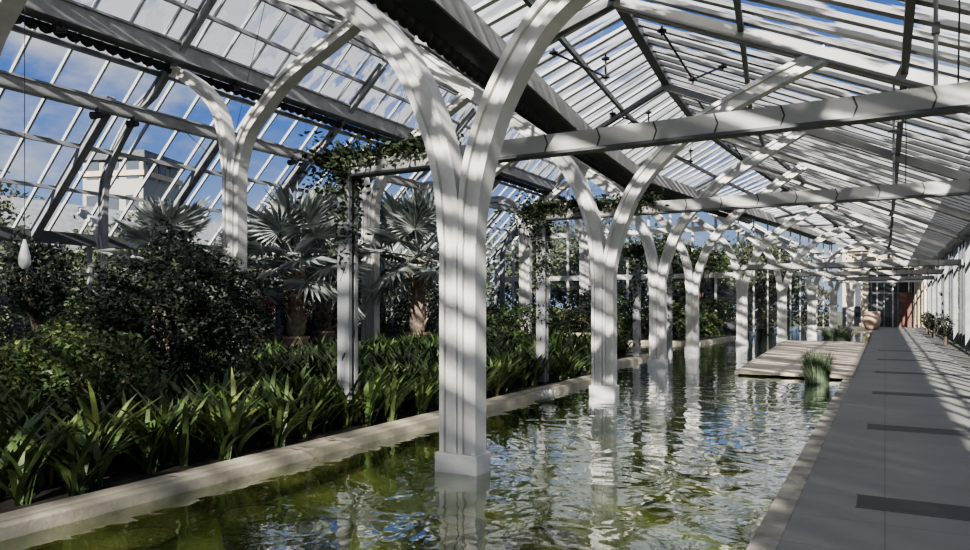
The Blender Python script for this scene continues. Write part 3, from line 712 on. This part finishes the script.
# ------------------------------------------------------------------ fittings
def spot(x, y, z, lab):
    s = empty('spotlight', (x, y, z), lab, 'lamp', 'small black spotlights under the roof beams')
    MB().box((0, 0, -.05), (.06, .06, .14)).build('bracket', M['black'], s)
    MB().tube([(0, -.14, -.22), (0, .14, -.14)], [.10, .075], 12).build('lamp_head', M['black'], s)
    MB().bar((-.11, 0, -.12), (-.11, 0, -.2), .015, .03).bar((.11, 0, -.12), (.11, 0, -.2), .015, .03).bar((-.11, 0, -.12), (.11, 0, -.12), .015, .03).build('yoke', M['black'], s)
for y in (11.2, 12.2, 16.0, 18.1): spot(-17.5, y, 6.6, 'small black spotlight clamped under the lower beam of the left roof')
for y in (9.5, 14.5, 17.5): spot(-16.2, y, 7.98, 'small black spotlight clamped under the upper beam of the left roof')
def rodstar(a, b, c, lab):
    g = empty('vent_strut', b, lab, 'strut', 'black vent struts under the glass'); A = V(a)-V(b); Cc = V(c)-V(b)
    MB().tube([A, (0, 0, 0)], .024, 6).build('rod', M['black'], g)
    if Cc.length > .05: MB().tube([Cc, (0, 0, 0)], .024, 6).build('rod', M['black'], g)
    for p in (A, V((0, 0, 0)), Cc):
        m = MB()
        for d in ((1, 0, 0), (0, 1, 0), (0, 0, 1), (.7, .7, 0), (.7, -.7, 0)): d = V(d)*.09; m.bar(p-d, p+d, .04, .04)
        m.build('clamp', M['black'], g)
for y in (15.2, 20.8, 27):
    x = cx(y)+1.35
    rodstar((x-.35, y-1.1, rp(x-.35)-.1), (x, y, rp(x)-.65), (x+.5, y+.5, rp(x+.5)-.1), 'black V-shaped vent strut under the roof right of the ridge')
    x = cx(y)-.9
    rodstar((x-.2, y-1.6, westp(x-.2, y)-.15), (x+.35, y, westp(x+.35, y)-.5), (x+.35, y, westp(x+.35, y)-.1), 'long black vent strut under the roof left of the ridge')
def sensor(x, y, z0, z1, lab):
    g = empty('sensor_pole', (x, y, z0), lab, 'sensor'); h = z1-z0
    MB().tube([(0, 0, 0), (0, 0, h)], .018, 8).build('pole', M['steel'], g)
    MB().box((.06, 0, h*.62), (.09, .07, .22)).build('sensor_box', M['white'], g, bevel=.01)
    MB().box((0, 0, h*.48), (.16, .05, .03)).box((0, 0, h*.30), (.06, .06, .09)).build('clamp', M['dark'], g)
    MB().tube([(.16, 0, 0), (.17, .0, h*.4), (.15, 0, h*.8), (.18, 0, h*.97)], .008, 6).build('cable', M['black'], g)
sensor(.38, 7.25, 3.46, rp(.32)-.1, 'hanging sensor pole with white box above the nearest cross beam')
sensor(.12, 12.95, 3.48, rp(.1)-.1, 'hanging sensor pole with white box above the second cross beam')
pl = empty('pendant_lantern', (-12.6, 6.8, 2.2), 'white teardrop pendant lantern hanging at far left above the shrubs', 'lamp')
MB().lathe((0, 0, 0), [(.04, 0), (.09, .08), (.09, .2), (.05, .38), (.02, .5)], 12).build('shade', M['white'], pl, smooth=True)
MB().tube([(0, 0, .5), (0, 0, midp(-12.6, 6.8)-2.3)], .006, 5).build('cord', M['black'], pl)
# tension cables in left hall
for i, (y, z) in enumerate(((12.6, 6.0), (19.4, 6.0))):
    o = MB().tube([(-17.6, y+1.3, 6.6), (-16.2, y+1.6, 5.4), (-14.6, y+1.5, 9.8)], .01, 5).build('hanging_cable', M['black']); tag(o, ['thin black cable looping under the left roof near the tall column', 'thin black cable looping under the left roof above the palms'][i], 'cable')
sg = empty('yellow_sign', (-19.6, 12.3, 0.1), 'small yellow and white sign on a post by the left glass wall', 'sign')
MB().box((0, 0, 1.55), (.05, .45, .25)).build('panel', M['bulb'], sg); MB().box((0, 0, 1.0), (.05, .35, .8)).build('board', M['white'], sg); MB().box((0, 0, .35), (.05, .05, .7)).build('post', M['steel'], sg)

# ------------------------------------------------------------------ outside
def tree(x, y, h, r, lab, seed, n=1500, m='tree'):
    root = empty('garden_tree', (x, y, -.65), lab, 'tree', 'trees outside the glasshouse'); b = MB(); R = random.Random(seed)
    for k in range(5): ellip(b, (R.uniform(-.5, .5)*r, R.uniform(-.5, .5)*r, h*R.uniform(.5, .75)), (r*.75, r*.75, h*.3), n//5, .34, seed*7+k, .3)
    b.build('foliage', M[m], root); MB().tube([(0, 0, 0), (.2, 0, h*.4), (0, .1, h*.7)], [.3, .22, .08], 8).build('trunk', M['bark'], root)
tr = [(-38, 15, 9, 4), (-50, 26, 10, 4), (-34, 23, 6.5, 3), (-31, 30, 6, 3), (-34, 38, 6.5, 3.5), (-30, 44, 6, 3.2), (-22.5, 47, 7.5, 3.2), (-17, 47, 7, 3), (-12, 47.5, 7.5, 3), (-33, 54, 10, 5), (-22, 56, 11, 4.5), (-40, 44, 9, 5), (-8.5, 52, 6.5, 2.6), (-8.5, 59, 7, 2.8), (-9, 66, 8, 3.2), (-10.5, 45.5, 5.5, 2.0)]
for i, (x, y, h, r) in enumerate(tr):
    lab = ('tree outside beyond the left glass wall, number of crowns merging into a dark mass' if False else
           ['tall tree outside at the far left edge', 'distant tall tree outside right of the left-edge tree', 'low tree outside behind the big dark shrub', 'low tree outside behind the tall column', 'low tree outside behind the left fan palms', 'low tree outside behind the nearest vine post',
            'tree outside behind the left part of the gable windows', 'tree outside behind the middle of the gable windows', 'tree outside behind the right part of the gable windows', 'large distant tree outside left of the gable', 'large distant tree above the gable windows', 'distant tree outside above the palms', 'tree outside left of the far nave columns', 'tree outside left of the sandstone doorway', 'distant tree left of the sandstone building', 'small tree outside just past the gable corner'][i])
    tree(x, y, h, r, lab, 20+i, 4500)
for i, (x, y, h, r) in enumerate(((6, 18, 4.2, 2.2), (6.5, 23, 4, 2.4), (6, 28.5, 4.4, 2.4), (6.5, 34, 4.2, 2.4), (6, 40, 4.4, 2.6), (6.5, 47, 4.5, 2.8), (6, 54, 4.4, 2.6), (5.5, 13, 4.0, 2.0), (5.6, 61, 5, 2.0), (6.5, 68, 6, 2.6), (8.5, 76, 7, 3), (10, 85, 8, 3.4))):
    tree(x, y, h, r, 'dark hedge tree outside the right glass wall', 50+i, 1100)
# hedge left
for i, y in enumerate(range(6, 46, 4)):
    h = MB(); ellip(h, (0, 0, 1.6), (1.1, 2.5, 2.3), 2600, .22, 70+i, .12)
    hh = tag(h.build('hedge_shrub', M['tree'], loc=(-23.4, y, -.5)), 'dark clipped hedge shrub outside the left glass wall', 'hedge', 'hedge outside the left glass wall')
for i, (x, y) in enumerate(((-9.3, 40.2), (-13.2, 40.2), (-16.8, 40.2), (-20.2, 40.2), (-9.0, 44), (-8.4, 48), (-7.6, 52), (-7.0, 56), (-6.4, 62.5), (-4.6, 63.5))):
    h = MB(); ellip(h, (0, 0, 1.7), (1.3, 2.1, 2.0), 1800, .22, 90+i, .12)
    tag(h.build('hedge_shrub', M['tree'], loc=(x, y, -.5)), 'dark hedge shrub outside the far glass walls', 'hedge', 'hedge outside the far glass walls')
tw = empty('garden_building', (-66, 46, -.65), 'distant pale stone block with rows of windows seen through the left roof', 'building', rz=.35)
MB().box((0, 0, 8), (6.4, 6, 16)).build('wall', M['lime'], tw)
for k in range(4):
    MB().box((0, 0, 3.2+k*3.9), (6.9, 6.5, .5)).build('floor_band', M['stone'], tw)
    for j in range(3): MB().box((-2.1+j*2.1, -3.02, 5.1+k*3.4), (1.3, .12, 1.8)).build('window', M['pane'], tw)
    for j in range(3): MB().box((3.22, -1.9+j*1.9, 5.1+k*3.4), (.12, 1.2, 1.8)).build('window', M['pane'], tw)
MB().box((0, 0, 16.6), (7.2, 6.8, .8)).build('roof', M['dark'], tw)
sh = empty('grey_roof_shed', (-42, 30, -.65), 'low grey-roofed building outside the left glass wall', 'building')
MB().box((0, 0, 2.6), (7, 30, 5.2)).build('wall', M['dark'], sh)
MB().add([(3.9, -15.5, 5.2), (3.9, 15.5, 5.2), (0, 15.5, 8.2), (0, -15.5, 8.2), (-3.9, -15.5, 5.2), (-3.9, 15.5, 5.2)], [(0, 1, 2, 3), (3, 2, 5, 4), (0, 3, 4), (1, 5, 2)]).build('roof', M['steel'], sh)

# ------------------------------------------------------------------ world, sun, camera
w = bpy.data.worlds.new('World'); bpy.context.scene.world = w; w.use_nodes = True
nt = w.node_tree; N = nt.nodes; L = nt.links; N.clear()
out = N.new('ShaderNodeOutputWorld'); bg = N.new('ShaderNodeBackground'); bg.inputs[1].default_value = .75
tc = N.new('ShaderNodeTexCoord'); sep = N.new('ShaderNodeSeparateXYZ'); L.new(tc.outputs['Generated'], sep.inputs[0])
gr = N.new('ShaderNodeValToRGB'); e = gr.color_ramp.elements
e[0].position = 0; e[0].color = (.42, .55, .75, 1); e[1].position = .7; e[1].color = (.03, .11, .40, 1)
k_ = gr.color_ramp.elements.new(.25); k_.color = (.07, .20, .60, 1)
L.new(sep.outputs['Z'], gr.inputs[0])
mp = N.new('ShaderNodeMapping'); mp.inputs['Scale'].default_value = (1, 1, 2.2); mp.inputs['Location'].default_value = (.3, .1, .0); L.new(tc.outputs['Generated'], mp.inputs[0])
nz = N.new('ShaderNodeTexNoise'); nz.inputs['Scale'].default_value = 3.2; nz.inputs['Detail'].default_value = 8; nz.inputs['Roughness'].default_value = .55; L.new(mp.outputs[0], nz.inputs['Vector'])
cr = N.new('ShaderNodeMapRange'); cr.inputs[1].default_value = .47; cr.inputs[2].default_value = .66; cr.interpolation_type = 'SMOOTHSTEP'; L.new(nz.outputs['Fac'], cr.inputs[0])
mx = N.new('ShaderNodeMix'); mx.data_type = 'RGBA'; L.new(cr.outputs[0], mx.inputs[0]); L.new(gr.outputs[0], mx.inputs[6]); mx.inputs[7].default_value = (.66, .68, .72, 1)
L.new(mx.outputs[2], bg.inputs[0]); L.new(bg.outputs[0], out.inputs[0])
az = V((.25, -.97, 0)).normalized(); el = math.radians(28)
sd = -(az*math.cos(el)+V((0, 0, math.sin(el))))
sl = bpy.data.lights.new('sun', 'SUN'); sl.energy = 13.5; sl.angle = .016; sl.color = (1, .95, .87)
so = bpy.data.objects.new('sun', sl); C.objects.link(so); so.rotation_euler = sd.to_track_quat('-Z', 'Y').to_euler(); so.location = (5, -20, 20)

cam = bpy.data.cameras.new('camera'); co = bpy.data.objects.new('camera', cam); C.objects.link(co)
co.location = (0, 0, 1.6); co.rotation_euler = (PI/2, 0, math.radians(29.05))
cam.sensor_width = 36; cam.sensor_fit = 'HORIZONTAL'; cam.lens = 36*720/970
cam.shift_y = 30/970; cam.clip_end = 500; cam.clip_start = .05
bpy.context.scene.camera = co
sc = bpy.context.scene
sc.view_settings.view_transform = 'AgX'; sc.view_settings.look = 'AgX - Medium High Contrast'; sc.view_settings.exposure = .3
sc.cycles.transparent_max_bounces = 24
sc.cycles.max_bounces = 8
